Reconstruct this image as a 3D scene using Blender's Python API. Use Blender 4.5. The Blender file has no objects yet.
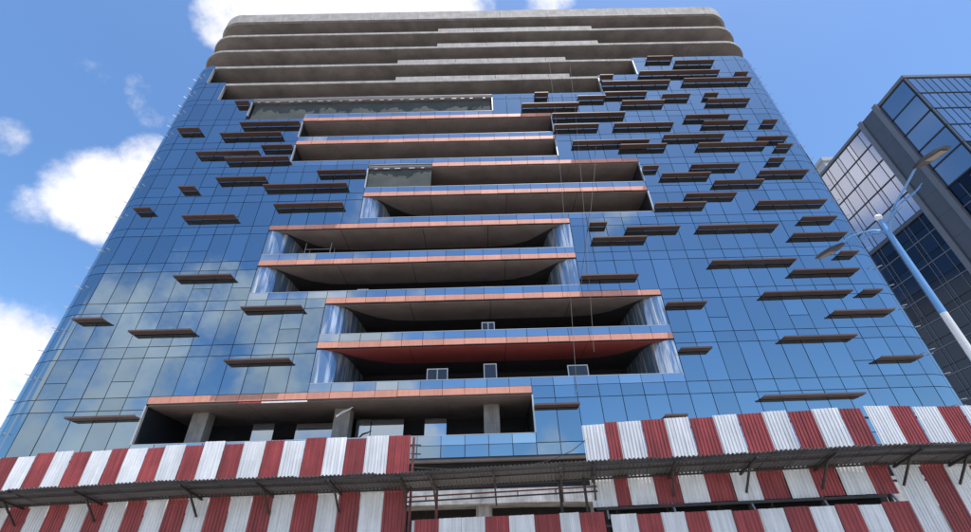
import bpy, math, random
from mathutils import Vector, Matrix
random.seed(7)
R = math.radians
sc = bpy.context.scene
col = sc.collection

# ------------------------------------------------------------------ camera
PW, PH, FPX = 971.0, 532.0, 449.9
PITCH, ROLL, YAW = R(34.365), R(-1.994), R(0.929)
EYE = Vector((0, 0, 1.6))
FW = Vector((math.sin(YAW)*math.cos(PITCH), math.cos(YAW)*math.cos(PITCH), math.sin(PITCH)))
R0 = Vector((math.cos(YAW), -math.sin(YAW), 0))
U0 = R0.cross(FW)
RT = math.cos(ROLL)*R0 + math.sin(ROLL)*U0
UP = -math.sin(ROLL)*R0 + math.cos(ROLL)*U0
cam_d = bpy.data.cameras.new('camera')
cam_d.sensor_width = 36; cam_d.lens = 36*FPX/PW
cam_d.clip_start = 0.1; cam_d.clip_end = 5000
cam = bpy.data.objects.new('camera', cam_d); col.objects.link(cam)
m = Matrix((RT, UP, -FW)).transposed().to_4x4(); m.translation = EYE
cam.matrix_world = m
sc.camera = cam
sc.render.resolution_x = 1024; sc.render.resolution_y = 561

def ray(px, py):
    return ((px-PW/2)/FPX*RT - (py-PH/2)/FPX*UP + FW).normalized()
def at_y(px, py, Y):
    d = ray(px, py); k = (Y-EYE.y)/d.y
    return EYE + d*k
def proj(p):
    q = Vector(p)-EYE; w = q.dot(FW)
    return PW/2+FPX*q.dot(RT)/w, PH/2-FPX*q.dot(UP)/w

# ------------------------------------------------------------------ light
SUN_EL, SUN_AZ = R(74), R(142)      # azimuth from +Y towards +X
sun_dir = Vector((math.sin(SUN_AZ)*math.cos(SUN_EL), math.cos(SUN_AZ)*math.cos(SUN_EL), math.sin(SUN_EL)))
sl = bpy.data.lights.new('sun', 'SUN'); sl.energy = 4.6; sl.angle = R(0.53); sl.color = (1, .95, .88)
so = bpy.data.objects.new('sun', sl); col.objects.link(so)
so.rotation_euler = (-sun_dir).to_track_quat('-Z', 'Y').to_euler()
so.location = (0, 0, 120)

world = bpy.data.worlds.new('World'); sc.world = world; world.use_nodes = True
nt = world.node_tree; nt.nodes.clear()
def N(t, **k):
    n = nt.nodes.new(t)
    for a, b in k.items(): setattr(n, a, b)
    return n
def wmath(op, a, b=None, c=None):
    n = N('ShaderNodeMath', operation=op)
    for i, v in enumerate((a, b, c)):
        if v is None: continue
        if isinstance(v, (int, float)): n.inputs[i].default_value = v
        else: nt.links.new(v, n.inputs[i])
    return n.outputs[0]
sky = N('ShaderNodeTexSky', sky_type='NISHITA')
sky.sun_disc = False; sky.sun_elevation = SUN_EL; sky.sun_rotation = SUN_AZ
sky.air_density = 1.0; sky.dust_density = 0.9; sky.ozone_density = 3.0
tc = N('ShaderNodeTexCoord')
def wnoise(scale, detail, rough, off=(0, 0, 0)):
    mp = N('ShaderNodeMapping'); mp.inputs['Location'].default_value = off
    nt.links.new(tc.outputs['Generated'], mp.inputs['Vector'])
    n = N('ShaderNodeTexNoise'); n.inputs['Scale'].default_value = scale
    n.inputs['Detail'].default_value = detail; n.inputs['Roughness'].default_value = rough
    nt.links.new(mp.outputs[0], n.inputs['Vector'])
    return n.outputs['Fac']
# (pixel x, pixel y, radius in degrees, weight, seen mirrored in the glass)
CLOUDS = [(152,172,4.2,.9,0),(118,188,4.6,.9,0),(75,196,3.6,.7,0),(148,205,4,.9,0),(108,218,3.0,.6,0),(38,203,2.6,.5,0),
 (-12,374,5,.95,0),(-55,370,7,1.0,0),(18,350,2.8,.7,0),(15,392,3.5,.7,0),(-60,440,7,1,0),(0,135,2.2,.6,0),
 (225,22,3.2,.8,0),(255,5,4.5,1,0),(310,-12,8,1.2,0),(380,-25,9,1.3,0),(440,-22,8,1.2,0),(330,10,5,1.1,0),(545,-8,4,.75,0),
 (140,96,2.2,.5,0),(95,82,2.4,.46,0),(152,114,2.0,.48,0),(120,92,2.2,.38,0),(180,118,2.5,.42,0),
 (110,300,6,.75,1),(60,400,9,.95,1),(130,385,8,.9,1),(215,330,7,.85,1),(190,395,7,.8,1),(290,300,6,.7,1),
 (330,345,6,.85,1),(270,395,6,.75,1),(385,385,6,.8,1),(400,440,6,.9,1),(440,400,4,.7,1),(-20,330,8,.8,1),(80,270,4,.5,1),
 (610,222,3.0,.55,1),(590,262,2.6,.5,1),(620,180,2.2,.4,1),(550,445,2.5,.6,1),(345,190,3.5,.5,1),(430,300,4,.5,1),(325,135,3,.5,1)]
acc = None
def blob(d, deg, w):
    global acc
    vm = N('ShaderNodeVectorMath', operation='DOT_PRODUCT'); vm.inputs[1].default_value = d
    nt.links.new(tc.outputs['Generated'], vm.inputs[0])
    mr = N('ShaderNodeMapRange', interpolation_type='SMOOTHSTEP')
    mr.inputs['From Min'].default_value = math.cos(R(deg*1.2)); mr.inputs['From Max'].default_value = 1
    mr.inputs['To Max'].default_value = w
    nt.links.new(vm.outputs['Value'], mr.inputs['Value'])
    acc = mr.outputs[0] if acc is None else wmath('MAXIMUM', acc, mr.outputs[0])
for x, y, r_, w, refl in CLOUDS:
    d = ray(x, y)
    if refl: d = Vector((d.x, -d.y, d.z)); w *= .78; r_ *= 1.15
    blob(d, r_, w)
rc = random.Random(3)
for i in range(9):   # scattered clouds over the rest of the sky
    a = R(rc.uniform(190, 262)); e = R(rc.uniform(6, 24)); c0 = rc.uniform(6, 10)
    blob(Vector((math.sin(a)*math.cos(e), math.cos(a)*math.cos(e), math.sin(e))), c0, .6)
n1 = wnoise(5.5, 9, .62); n2 = wnoise(2.1, 3, .5, (3, 1, 7))
dens = wmath('ADD', acc, wmath('MULTIPLY', wmath('SUBTRACT', n1, .5), 3.1))
al = N('ShaderNodeMapRange', interpolation_type='SMOOTHSTEP')
al.inputs['From Min'].default_value = .18; al.inputs['From Max'].default_value = .98
nt.links.new(dens, al.inputs['Value'])
alpha = wmath('MULTIPLY', al.outputs[0], wmath('MINIMUM', wmath('MULTIPLY', acc, 4.0), 1.0))
# cloud tone: white tops, greyer thick middles, brighter towards the sun
tone = N('ShaderNodeMapRange'); tone.inputs['From Min'].default_value = .3; tone.inputs['From Max'].default_value = .75
tone.inputs['To Min'].default_value = 6.6; tone.inputs['To Max'].default_value = 4.4
n3 = wnoise(9.0, 8, .6, (5, 2, 1))
nt.links.new(wmath('ADD', wmath('MULTIPLY', n2, .45), wmath('MULTIPLY', n3, .55)), tone.inputs['Value'])
vs = N('ShaderNodeVectorMath', operation='DOT_PRODUCT'); vs.inputs[1].default_value = sun_dir
nt.links.new(tc.outputs['Generated'], vs.inputs[0])
glow = N('ShaderNodeMapRange', interpolation_type='SMOOTHSTEP')
glow.inputs['From Min'].default_value = math.cos(R(38)); glow.inputs['From Max'].default_value = 1
glow.inputs['To Max'].default_value = 9
nt.links.new(vs.outputs['Value'], glow.inputs['Value'])
cl = wmath('ADD', tone.outputs[0], glow.outputs[0])
cc = N('ShaderNodeCombineColor')
nt.links.new(cl, cc.inputs[0]); nt.links.new(wmath('MULTIPLY', cl, 1.0), cc.inputs[1]); nt.links.new(wmath('MULTIPLY', cl, 1.06), cc.inputs[2])
mx = N('ShaderNodeMix', data_type='RGBA')
nt.links.new(alpha, mx.inputs['Factor']); hs = N('ShaderNodeHueSaturation'); hs.inputs['Saturation'].default_value = 1.16; hs.inputs['Value'].default_value = 1.24
nt.links.new(sky.outputs[0], hs.inputs['Color']); nt.links.new(hs.outputs[0], mx.inputs['A']); nt.links.new(cc.outputs[0], mx.inputs['B'])
bg = N('ShaderNodeBackground'); bg.inputs['Strength'].default_value = 0.12
nt.links.new(mx.outputs['Result'], bg.inputs['Color'])
wo = N('ShaderNodeOutputWorld'); nt.links.new(bg.outputs[0], wo.inputs['Surface'])

sc.render.engine = 'CYCLES'
sc.cycles.caustics_reflective = False
vsn = sc.view_settings
vsn.view_transform = 'Standard'; vsn.look = 'None'; vsn.gamma = 1; vsn.use_curve_mapping = False
vsn.exposure = 0.65

# ------------------------------------------------------------------ materials
MATS = {}
def mat(name, base, rough=.6, metal=0.0, var=0.0, vscale=3.0, bump=0.0, bscale=20.0, rnd=0.0, spec=.5, streak=0.0, coat=0.0):
    if name in MATS: return MATS[name]
    M = bpy.data.materials.new(name); M.use_nodes = True
    t = M.node_tree; b = t.nodes['Principled BSDF']
    b.inputs['Roughness'].default_value = rough; b.inputs['Metallic'].default_value = metal
    b.inputs['Specular IOR Level'].default_value = spec
    b.inputs['Base Color'].default_value = (*base, 1)
    if coat: b.inputs['Coat Weight'].default_value = coat
    src = None
    def mul(fac_out, lo, hi, fmin=.3, fmax=.7):
        nonlocal src
        mr = t.nodes.new('ShaderNodeMapRange'); mr.inputs['From Min'].default_value = fmin; mr.inputs['From Max'].default_value = fmax
        mr.inputs['To Min'].default_value = lo; mr.inputs['To Max'].default_value = hi
        t.links.new(fac_out, mr.inputs['Value'])
        x = t.nodes.new('ShaderNodeVectorMath'); x.operation = 'SCALE'
        if src is None: x.inputs[0].default_value = base
        else: t.links.new(src, x.inputs[0])
        t.links.new(mr.outputs[0], x.inputs['Scale'])
        src = x.outputs[0]
    geo = t.nodes.new('ShaderNodeNewGeometry')
    if var:
        n = t.nodes.new('ShaderNodeTexNoise'); n.inputs['Scale'].default_value = vscale; n.inputs['Detail'].default_value = 6
        n.inputs['Roughness'].default_value = .65
        t.links.new(geo.outputs['Position'], n.inputs['Vector']); mul(n.outputs['Fac'], 1-var, 1+var)
    if streak:
        mp = t.nodes.new('ShaderNodeMapping'); mp.inputs['Scale'].default_value = (6, 6, .35)
        t.links.new(geo.outputs['Position'], mp.inputs['Vector'])
        n = t.nodes.new('ShaderNodeTexNoise'); n.inputs['Scale'].default_value = 1.5; n.inputs['Detail'].default_value = 5
        t.links.new(mp.outputs[0], n.inputs['Vector']); mul(n.outputs['Fac'], 1-streak, 1+streak*.5)
    if rnd:
        oi = t.nodes.new('ShaderNodeObjectInfo'); mul(oi.outputs['Random'], 1-rnd, 1+rnd, 0, 1)
    if src is not None: t.links.new(src, b.inputs['Base Color'])
    if bump:
        n = t.nodes.new('ShaderNodeTexNoise'); n.inputs['Scale'].default_value = bscale; n.inputs['Detail'].default_value = 3
        t.links.new(geo.outputs['Position'], n.inputs['Vector'])
        bp = t.nodes.new('ShaderNodeBump'); bp.inputs['Strength'].default_value = bump; bp.inputs['Distance'].default_value = .02
        t.links.new(n.outputs['Fac'], bp.inputs['Height']); t.links.new(bp.outputs[0], b.inputs['Normal'])
    MATS[name] = M
    return M
GLASS = mat('tower_glass', (.24, .328, .392), .02, 1.0, rnd=.09, bump=.04, bscale=.9)
GLASS_B = mat('balustrade_glass', (.36, .43, .49), .03, 1.0, rnd=.10, bump=.03, bscale=1.2)
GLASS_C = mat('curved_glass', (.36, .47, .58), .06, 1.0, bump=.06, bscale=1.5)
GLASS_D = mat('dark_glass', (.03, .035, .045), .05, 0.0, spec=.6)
def wavy(M, sx, strength):
    t = M.node_tree; b = t.nodes['Principled BSDF']; geo = t.nodes.new('ShaderNodeNewGeometry')
    mp = t.nodes.new('ShaderNodeMapping'); mp.inputs['Scale'].default_value = (sx, sx, .12)
    t.links.new(geo.outputs['Position'], mp.inputs['Vector'])
    n = t.nodes.new('ShaderNodeTexNoise'); n.inputs['Scale'].default_value = 1.0; n.inputs['Detail'].default_value = 2
    t.links.new(mp.outputs[0], n.inputs['Vector'])
    bp = t.nodes.new('ShaderNodeBump'); bp.inputs['Strength'].default_value = strength; bp.inputs['Distance'].default_value = .05
    t.links.new(n.outputs['Fac'], bp.inputs['Height']); t.links.new(bp.outputs[0], b.inputs['Normal'])
wavy(GLASS_C, 2.2, .6)
def glass_streaks(M):  # upright streaks, blue-grey to pale, mixed into the base colour of the bent panes
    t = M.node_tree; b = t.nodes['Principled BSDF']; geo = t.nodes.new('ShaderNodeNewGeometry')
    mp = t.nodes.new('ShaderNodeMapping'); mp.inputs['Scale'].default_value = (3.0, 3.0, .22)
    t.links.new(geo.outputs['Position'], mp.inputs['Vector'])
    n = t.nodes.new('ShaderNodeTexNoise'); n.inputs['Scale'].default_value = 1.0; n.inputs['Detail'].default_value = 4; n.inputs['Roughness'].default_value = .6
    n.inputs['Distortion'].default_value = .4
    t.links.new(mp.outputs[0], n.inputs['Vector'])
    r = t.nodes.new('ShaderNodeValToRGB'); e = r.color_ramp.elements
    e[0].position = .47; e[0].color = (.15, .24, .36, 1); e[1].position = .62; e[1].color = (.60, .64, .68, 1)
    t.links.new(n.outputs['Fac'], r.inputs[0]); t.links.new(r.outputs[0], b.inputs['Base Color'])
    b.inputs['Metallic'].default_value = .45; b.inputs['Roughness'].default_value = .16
glass_streaks(GLASS_C)
FRAME = mat('mullion_dark', (.022, .028, .036), .45)
FASCIA = mat('fascia_salmon', (.60, .275, .195), .45, var=.08, vscale=.9, rnd=.12, streak=.12)
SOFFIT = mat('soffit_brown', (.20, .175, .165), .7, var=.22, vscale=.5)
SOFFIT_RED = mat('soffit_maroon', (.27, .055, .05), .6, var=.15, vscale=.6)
CONC = mat('raw_concrete', (.205, .19, .18), .85, var=.34, vscale=.35, bump=.3, bscale=9)
CONC_L = mat('pale_concrete', (.31, .302, .292), .85, var=.3, vscale=.9, bump=.3, bscale=9, streak=.2)
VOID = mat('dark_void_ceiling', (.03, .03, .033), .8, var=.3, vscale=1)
FIN = mat('sunshade_brown', (.085, .05, .04), .5, var=.12, vscale=2, rnd=.15)
TRIM = mat('aluminium_trim', (.50, .51, .52), .4, .6)
RED = mat('red_sheet', (.30, .05, .052), .5, var=.16, vscale=1.6, streak=.34, rnd=.16)
WHITE = mat('white_sheet', (.71, .72, .73), .5, var=.08, vscale=1.6, streak=.19, rnd=.07)
GALV = mat('galvanised_sheet', (.12, .12, .125), .55, .2, var=.15, vscale=1.0, streak=.1, rnd=.08)
STEEL = mat('dark_steel', (.045, .04, .038), .6, .3, var=.3, vscale=4)
STEEL_RED = mat('red_primer_steel', (.16, .045, .04), .6, .1, var=.3, vscale=5)
PAINT_BLUE = mat('lamp_blue_paint', (.16, .36, .66), .4, var=.06)
PAINT_WHITE = mat('lamp_white_paint', (.78, .78, .76), .4, var=.05, streak=.1)
LAMP_GREY = mat('lamp_grey', (.07, .07, .075), .45, .3)
LENS = mat('lamp_lens', (.24, .21, .18), .25)
NET = mat('net_green_grey', (.05, .062, .06), .9, var=.2, vscale=.8)
ROPE = mat('rope_grey', (.20, .18, .17), .9)
PVC = mat('white_frame', (.55, .55, .55), .4)
ASPHALT = mat('asphalt', (.09, .09, .092), .9, var=.2, vscale=.8, bump=.4, bscale=40)
PAVE = mat('pavement_concrete', (.38, .37, .35), .85, var=.15, vscale=1)
EARTH = mat('ground_pale_earth', (.34, .30, .26), .95, var=.25, vscale=.1)
O_BLACK = mat('cloth_and_blackout', (.012, .012, .013), .9, var=.3)  # hanging cloth, also the added black sheets that darken slot and podium
PAINT = mat('road_paint', (.7, .7, .68), .7)

# ------------------------------------------------------------------ helpers
def link(name, verts, faces, material, parent=None, smooth=False):
    me = bpy.data.meshes.new(name); me.from_pydata([tuple(v) for v in verts], [], faces); me.update()
    if smooth:
        for p in me.polygons: p.use_smooth = True
        me.set_sharp_from_angle(angle=R(40))
    me.materials.append(material)
    return link_mesh(name, me, parent)
def link_mesh(name, me, parent=None):
    o = bpy.data.objects.new(name, me); col.objects.link(o)
    if parent is not None: o.parent = parent
    return o
def tag(o, label=None, cat=None, group=None, kind=None):
    if label: o['label'] = label
    if cat: o['category'] = cat
    if group: o['group'] = group
    if kind: o['kind'] = kind
    return o
def empty(name, loc=(0, 0, 0), **k):
    o = bpy.data.objects.new(name, None); col.objects.link(o); o.location = loc
    return tag(o, **k)
class MB:
    """collects shapes into one mesh"""
    def __init__(s): s.v = []; s.f = []
    def add(s, v, f):
        n = len(s.v); s.v += [tuple(p) for p in v]; s.f += [tuple(i+n for i in q) for q in f]
    def box(s, a, b):
        (x0, y0, z0), (x1, y1, z1) = a, b
        s.add([(x0,y0,z0),(x1,y0,z0),(x1,y1,z0),(x0,y1,z0),(x0,y0,z1),(x1,y0,z1),(x1,y1,z1),(x0,y1,z1)],
              [(3,2,1,0),(4,5,6,7),(0,1,5,4),(1,2,6,5),(2,3,7,6),(3,0,4,7)])
    def bar(s, p, q, w, h=None):
        p, q = Vector(p), Vector(q); d = (q-p).normalized(); h = h or w
        a = d.cross(Vector((0,0,1))); a = a.normalized() if a.length > 1e-4 else Vector((1,0,0)); b = a.cross(d).normalized()
        V = [c+a*i*w/2+b*j*h/2 for c in (p, q) for i, j in ((-1,-1),(1,-1),(1,1),(-1,1))]
        s.add(V, [(0,1,2,3),(7,6,5,4),(0,4,5,1),(1,5,6,2),(2,6,7,3),(3,7,4,0)])
    def tube(s, pts, rads, n=8):
        pts = [Vector(p) for p in pts]; V = []; F = []
        if isinstance(rads, (int, float)): rads = [rads]*len(pts)
        for i, p in enumerate(pts):
            d = (pts[min(i+1, len(pts)-1)]-pts[max(i-1, 0)]).normalized()
            a = d.cross(Vector((1,0,0))); a = a.normalized() if a.length > .05 else d.cross(Vector((0,1,0))).normalized()
            b = d.cross(a)
            V += [p+(a*math.cos(2*math.pi*k/n)+b*math.sin(2*math.pi*k/n))*rads[i] for k in range(n)]
        for i in range(len(pts)-1):
            for k in range(n):
                F.append((i*n+k, i*n+(k+1) % n, (i+1)*n+(k+1) % n, (i+1)*n+k))
        F.append(tuple(range(n))[::-1]); F.append(tuple((len(pts)-1)*n+k for k in range(n)))
        s.add(V, F)
    def ext(s, poly, z0, z1):
        """vertical prism on a plan polygon (counter-clockwise)"""
        n = len(poly)
        s.add([(x, y, z0) for x, y in poly]+[(x, y, z1) for x, y in poly],
              [tuple(range(n))[::-1], tuple(range(n, 2*n))]+[(i, (i+1) % n, n+(i+1) % n, n+i) for i in range(n)])
    def strip(s, path, z0, z1, th):
        """vertical wall of thickness th following a plan path; the path is the face on its right-hand side"""
        n = len(path); P = [Vector((x, y, 0)) for x, y in path]; Q = []
        for i, p in enumerate(P):
            d = (P[min(i+1, n-1)]-P[max(i-1, 0)]).normalized(); Q.append(p+Vector((-d.y, d.x, 0))*th)
        V = [(p.x, p.y, z) for z in (z0, z1) for p in P]+[(q.x, q.y, z) for z in (z0, z1) for q in Q]
        F = []
        for i in range(n-1):
            a, b = i, i+1
            F += [(a, b, n+b, n+a), (2*n+b, 2*n+a, 3*n+a, 3*n+b), (n+a, n+b, 3*n+b, 3*n+a), (b, a, 2*n+a, 2*n+b)]
        F += [(0, n, 3*n, 2*n), (n-1, 3*n-1, 4*n-1, 2*n-1)]
        s.add(V, F)
    def build(s, name, material, parent=None, smooth=False): return link(name, s.v, s.f, material, parent, smooth)

# ------------------------------------------------------------------ ground, road, pavement
def sheet(name, x0, y0, x1, y1, z, material):
    o = link(name, [(x0,y0,z),(x1,y0,z),(x1,y1,z),(x0,y1,z)], [(0,1,2,3)], material)
    return tag(o, kind='structure')
sheet('ground', -1500, -1500, 1500, 1500, -.004, EARTH)
sheet('road', -400, -9, 400, 6.5, .0, ASPHALT)
b = MB(); b.box((-400, 6.5, -.05), (400, 14.0, .13)); tag(b.build('pavement', PAVE), kind='structure')
for i in range(-12, 13):
    tag(sheet('lane_marking', i*6-1.5, -1.35, i*6+1.5, -1.2, .004, PAINT), kind='structure')

# ------------------------------------------------------------------ glass tower
D = 30.0; MOD = 1.52; GX = -22.5
def gx(j): return GX+MOD*j
J0, J1 = -5, 35; RHO = 3.4; NA = 4
XL, XR = gx(J0), gx(J1)
L = [8.4,12.1,15.8,19.5,23.2,26.9,30.55,34.25,37.8,41.4,44.85,48.0,51.35,54.8,58.2,61.7]
NS = 15
OPEN = {0:(gx(0),gx(17)),1:(gx(7),gx(24)),2:(gx(7),gx(24)),3:(gx(3),gx(20)),4:(gx(3),gx(20)),5:(gx(8),gx(25)),6:(gx(8),gx(25)),
        7:(gx(3),gx(20)),8:(gx(3),gx(20)),9:(gx(-1),gx(16)),10:(-27.9,gx(24)),11:(XL,gx(27))}
CURVED = {(1,0),(1,1),(2,0),(2,1),(3,0),(3,1),(4,0),(4,1),(5,0)}
SPH, FAS = .86, .58
YB = D+28
tower = empty('glass_tower', (0, D, 0), label='wide unfinished tower with blue mirror glass, salmon balcony edges and bare concrete top floors', cat='building')
INV = Matrix.Translation((0, -D, 0))
def tp(o):  # parent to the tower keeping world coordinates
    o.parent = tower; o.matrix_parent_inverse = INV; return o

def plan(off=0.0, n=10, yb=YB):
    """front rounded plan polygon, counter-clockwise seen from above; off = inset"""
    r = RHO-off; P = []
    for i in range(n+1):
        a = math.pi/2*i/n; P.append((XL-r*math.cos(a), D+RHO-r*math.sin(a)))
    for i in range(n+1):
        a = math.pi/2*i/n; P.append((XR+r*math.sin(a), D+RHO-r*math.cos(a)))
    P.append((XR+r, yb-off)); P.append((XL-r, yb-off))
    return P

# floor slabs
for m_ in range(1, 16):
    b = MB()
    raw = m_ >= 11
    if raw:
        b.ext(plan(0.0 if m_ >= 13 else .12), L[m_]-.58, L[m_]-.26)
        tp(b.build('floor_slab', CONC))
    else:
        b.ext(plan(.14), L[m_]-.58, L[m_]-.12)
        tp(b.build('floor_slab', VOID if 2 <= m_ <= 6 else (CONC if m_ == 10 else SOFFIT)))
# parapet round the roof
def cut_path(path, step):
    """split a plan path into pieces about step long"""
    pts = [Vector(p) for p in path]; out = []; cur = [pts[0]]; run = 0; want = step*random.uniform(.8, 1.2)
    for p in pts[1:]:
        while (p-cur[-1]).length + run > want:
            d = (p-cur[-1]); t = want-run; q = cur[-1]+d.normalized()*t
            out.append(cur+[q]); cur = [q+d.normalized()*.03]; run = 0; want = step*random.uniform(.8, 1.2)
        run += (p-cur[-1]).length
        if (p-cur[-1]).length > .01: cur.append(p)
    if len(cur) > 1: out.append(cur)
    return [[(v.x, v.y) for v in c] for c in out]
for piece in cut_path(plan(-.02)[:22], 6.0):
    b = MB(); b.strip(piece, L[15]-.62, 62.9+random.uniform(-.03, .03), .3); tp(b.build('roof_parapet', CONC_L))
# pale slab rims of the bare floors
for m_ in (11, 12, 13, 14):
    if m_ >= 13: path = plan(-.02)[:22]
    else:
        a, c = OPEN[m_-1]; path = [(a+.05, D-.02), (c-.05, D-.02)]
    for piece in cut_path(path, 7.5):
        dz = random.uniform(-.025, .025)
        b = MB(); b.strip(piece, L[m_]-.60+dz, L[m_]-.25, .12); tp(b.build('slab_rim', CONC_L))
for m_, xa, xb in ((14, -4.46, 14.95), (13, -4.46, 15.2), (12, -9.0, 10.77), (11, -8.95, 10.8)):
    x = xa
    while x < xb-.5:
        x2 = min(x+random.choice((3.0, 4.5, 3.8)), xb)
        b = MB(); b.box((x+.02, D+.0, L[m_]-.245), (x2-.02, D+.18, L[m_]+.42+random.uniform(-.02, .02))); tp(b.build('concrete_upstand', CONC_L))
        x = x2

# panes -----------------------------------------------------------
cands = []     # (area in pixels, kind, data)
def spans(k):
    """glazed grid spans of storey k on the flat front"""
    out = []
    for j in range(J0, J1):
        a, b_ = gx(j), gx(j+1)
        if k in OPEN:
            o0, o1 = OPEN[k]
            if a >= o0-.05 and b_ <= o1+.05: continue
            if a < o0 < b_: b_ = o0
            if a < o1 < b_: a = o1
            if b_-a < .25: continue
        out.append((a, b_))
    return out
vent_rnd = random.Random(11)
G = .024      # half joint
panes = []    # (kind, a, b, z0, z1): kind 0 flat, 1 arc left, 2 arc right
for k in range(0, 12):
    z0, z1, z2 = L[k], L[k+1]-SPH, L[k+1]
    for (a, b_) in spans(k):
        if vent_rnd.random() < .14 and k < 11:
            zs = z0+(z1-z0)*.40
            panes.append((0, a, b_, z0, zs)); panes.append((0, a, b_, zs, z1))
        else: panes.append((0, a, b_, z0, z1))
        panes.append((0, a, b_, z1, z2))
    for side in (1, 2):
        for i in range(NA):
            panes.append((side, i, i+1, z0, z1)); panes.append((side, i, i+1, z1, z2))
    # spandrel row where the storey is open but nothing is salmon: none (fascia panels instead)
for j in range(J0, J1):            # bottom row under the first floor
    panes.append((0, gx(j), gx(j+1), 7.65, 8.4))
for side in (1, 2):
    for i in range(NA): panes.append((side, i, i+1, 7.65, 8.4))
def arc_pt(side, t, r=RHO):
    a = math.pi/2*t/NA
    if side == 1: return (XL-r*math.sin(a), D+RHO-r*math.cos(a))
    return (XR+r*math.sin(a), D+RHO-r*math.cos(a))
def area(p):
    kind, a, b_, z0, z1 = p
    if kind == 0: q = [(a, D), (b_, D)]
    else:
        q = [arc_pt(kind, a), arc_pt(kind, b_)]
        nx = arc_pt(kind, (a+b_)/2, 1.0); cx = XL if kind == 1 else XR
        n = Vector((nx[0]-cx, nx[1]-(D+RHO)))
        if n.dot(Vector((-q[0][0], -q[0][1]))) < .15: return 0
    c = [proj((q[0][0], q[0][1], z0)), proj((q[1][0], q[1][1], z0)), proj((q[1][0], q[1][1], z1)), proj((q[0][0], q[0][1], z1))]
    if all(x < 0 or x > PW or y > 470 for x, y in c): return 0
    if z1 < 9.5 and not (-3.5 < a < 4.5): return 0      # behind the hoarding
    return abs(sum(c[i][0]*c[(i+1) % 4][1]-c[(i+1) % 4][0]*c[i][1] for i in range(4)))/2
panes = [p for p in sorted(panes, key=area, reverse=True)]
mesh_cache = {}
pr = random.Random(5)
stuff = MB()
for idx, p in enumerate(panes):
    kind, a, b_, z0, z1 = p
    if kind == 0:
        w, h = round(b_-a-2*G, 3), round(z1-z0-2*G, 3)
        if idx < 300 and area(p) > 0:
            key = (w, h)
            if key not in mesh_cache:
                q = MB(); q.box((-w/2, 0, -h/2), (w/2, .03, h/2))
                me = bpy.data.meshes.new('glass_pane'); me.from_pydata(q.v, [], q.f); me.materials.append(GLASS); mesh_cache[key] = me
            o = link_mesh('glass_pane', mesh_cache[key]); o.location = ((a+b_)/2, D, (z0+z1)/2)
            o.rotation_euler = (R(pr.gauss(0, .26)), 0, R(pr.gauss(0, .26)))
            tp(o)
        else: 
            tx, tz = pr.gauss(0, .004), pr.gauss(0, .004)
            x0, x1, y0 = a+G, b_-G, D
            V = []
            for (x, z) in ((x0, z0+G), (x1, z0+G), (x1, z1-G), (x0, z1-G)):
                V.append((x, y0+(x-(x0+x1)/2)*tx+(z-(z0+z1)/2)*tz, z))
            V += [(x, y+.03, z) for x, y, z in V]
            stuff.add(V, [(0,1,2,3),(7,6,5,4),(0,4,5,1),(1,5,6,2),(2,6,7,3),(3,7,4,0)])
    else:
        g = G/1.34
        ts = [a+g+(b_-a-2*g)*i/4 for i in range(5)]
        path = [arc_pt(kind, t) for t in ts]
        if kind == 1: path = path[::-1]
        q = MB() if (idx < 300 and area(p) > 0) else stuff
        q.strip(path, z0+G, z1-G, .03)
        if q is not stuff: tp(q.build('glass_pane', GLASS, smooth=True))
# side walls, glazed the same way
for sx, X in ((-1, XL-RHO), (1, XR+RHO)):
    for k in range(0, 12):
        for i in range(16):
            y0, y1 = D+RHO+i*MOD+G, D+RHO+(i+1)*MOD-G
            for za, zb in ((L[k], L[k+1]-SPH), (L[k+1]-SPH, L[k+1])):
                stuff.box((min(X, X-sx*.03), y0, za+G), (max(X, X-sx*.03), y1, zb-G))
tag(tp(stuff.build('glass_pane', GLASS)), kind='stuff')

# mullion grid behind the panes (dark gasket joints)
b = MB(); ins = .05
for k in range(0, 12):
    z0, z1 = L[k]-.001*(k % 2), L[k+1]
    for (a, b_) in spans(k): b.box((a, D+ins, z0+.001), (b_, D+ins+.12, z1-.001))
    for side in (1, 2):
        path = [arc_pt(side, NA*i/12, RHO-ins) for i in range(13)]
        if side == 1: path = path[::-1]
        b.strip(path, z0+.001, z1-.001, .1)
b.box((XL, D+ins, 7.6), (XR, D+ins+.12, 8.398))
for side in (1, 2):
    path = [arc_pt(side, NA*i/12, RHO-ins) for i in range(13)]
    b.strip(path[::-1] if side == 1 else path, 7.6, 8.398, .1)
for sx, X in ((-1, XL-RHO+ins), (1, XR+RHO-ins)):
    b.box((min(X, X-sx*.1), D+RHO, 7.6), (max(X, X-sx*.1), YB, L[12]))
tp(b.build('mullion_grid', FRAME))
# inner core so that nobody sees through the building
b = MB(); b.box((XL+2, D+9, 0), (XR-2, YB-1, 61.0)); tp(b.build('core_wall', CONC))

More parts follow.
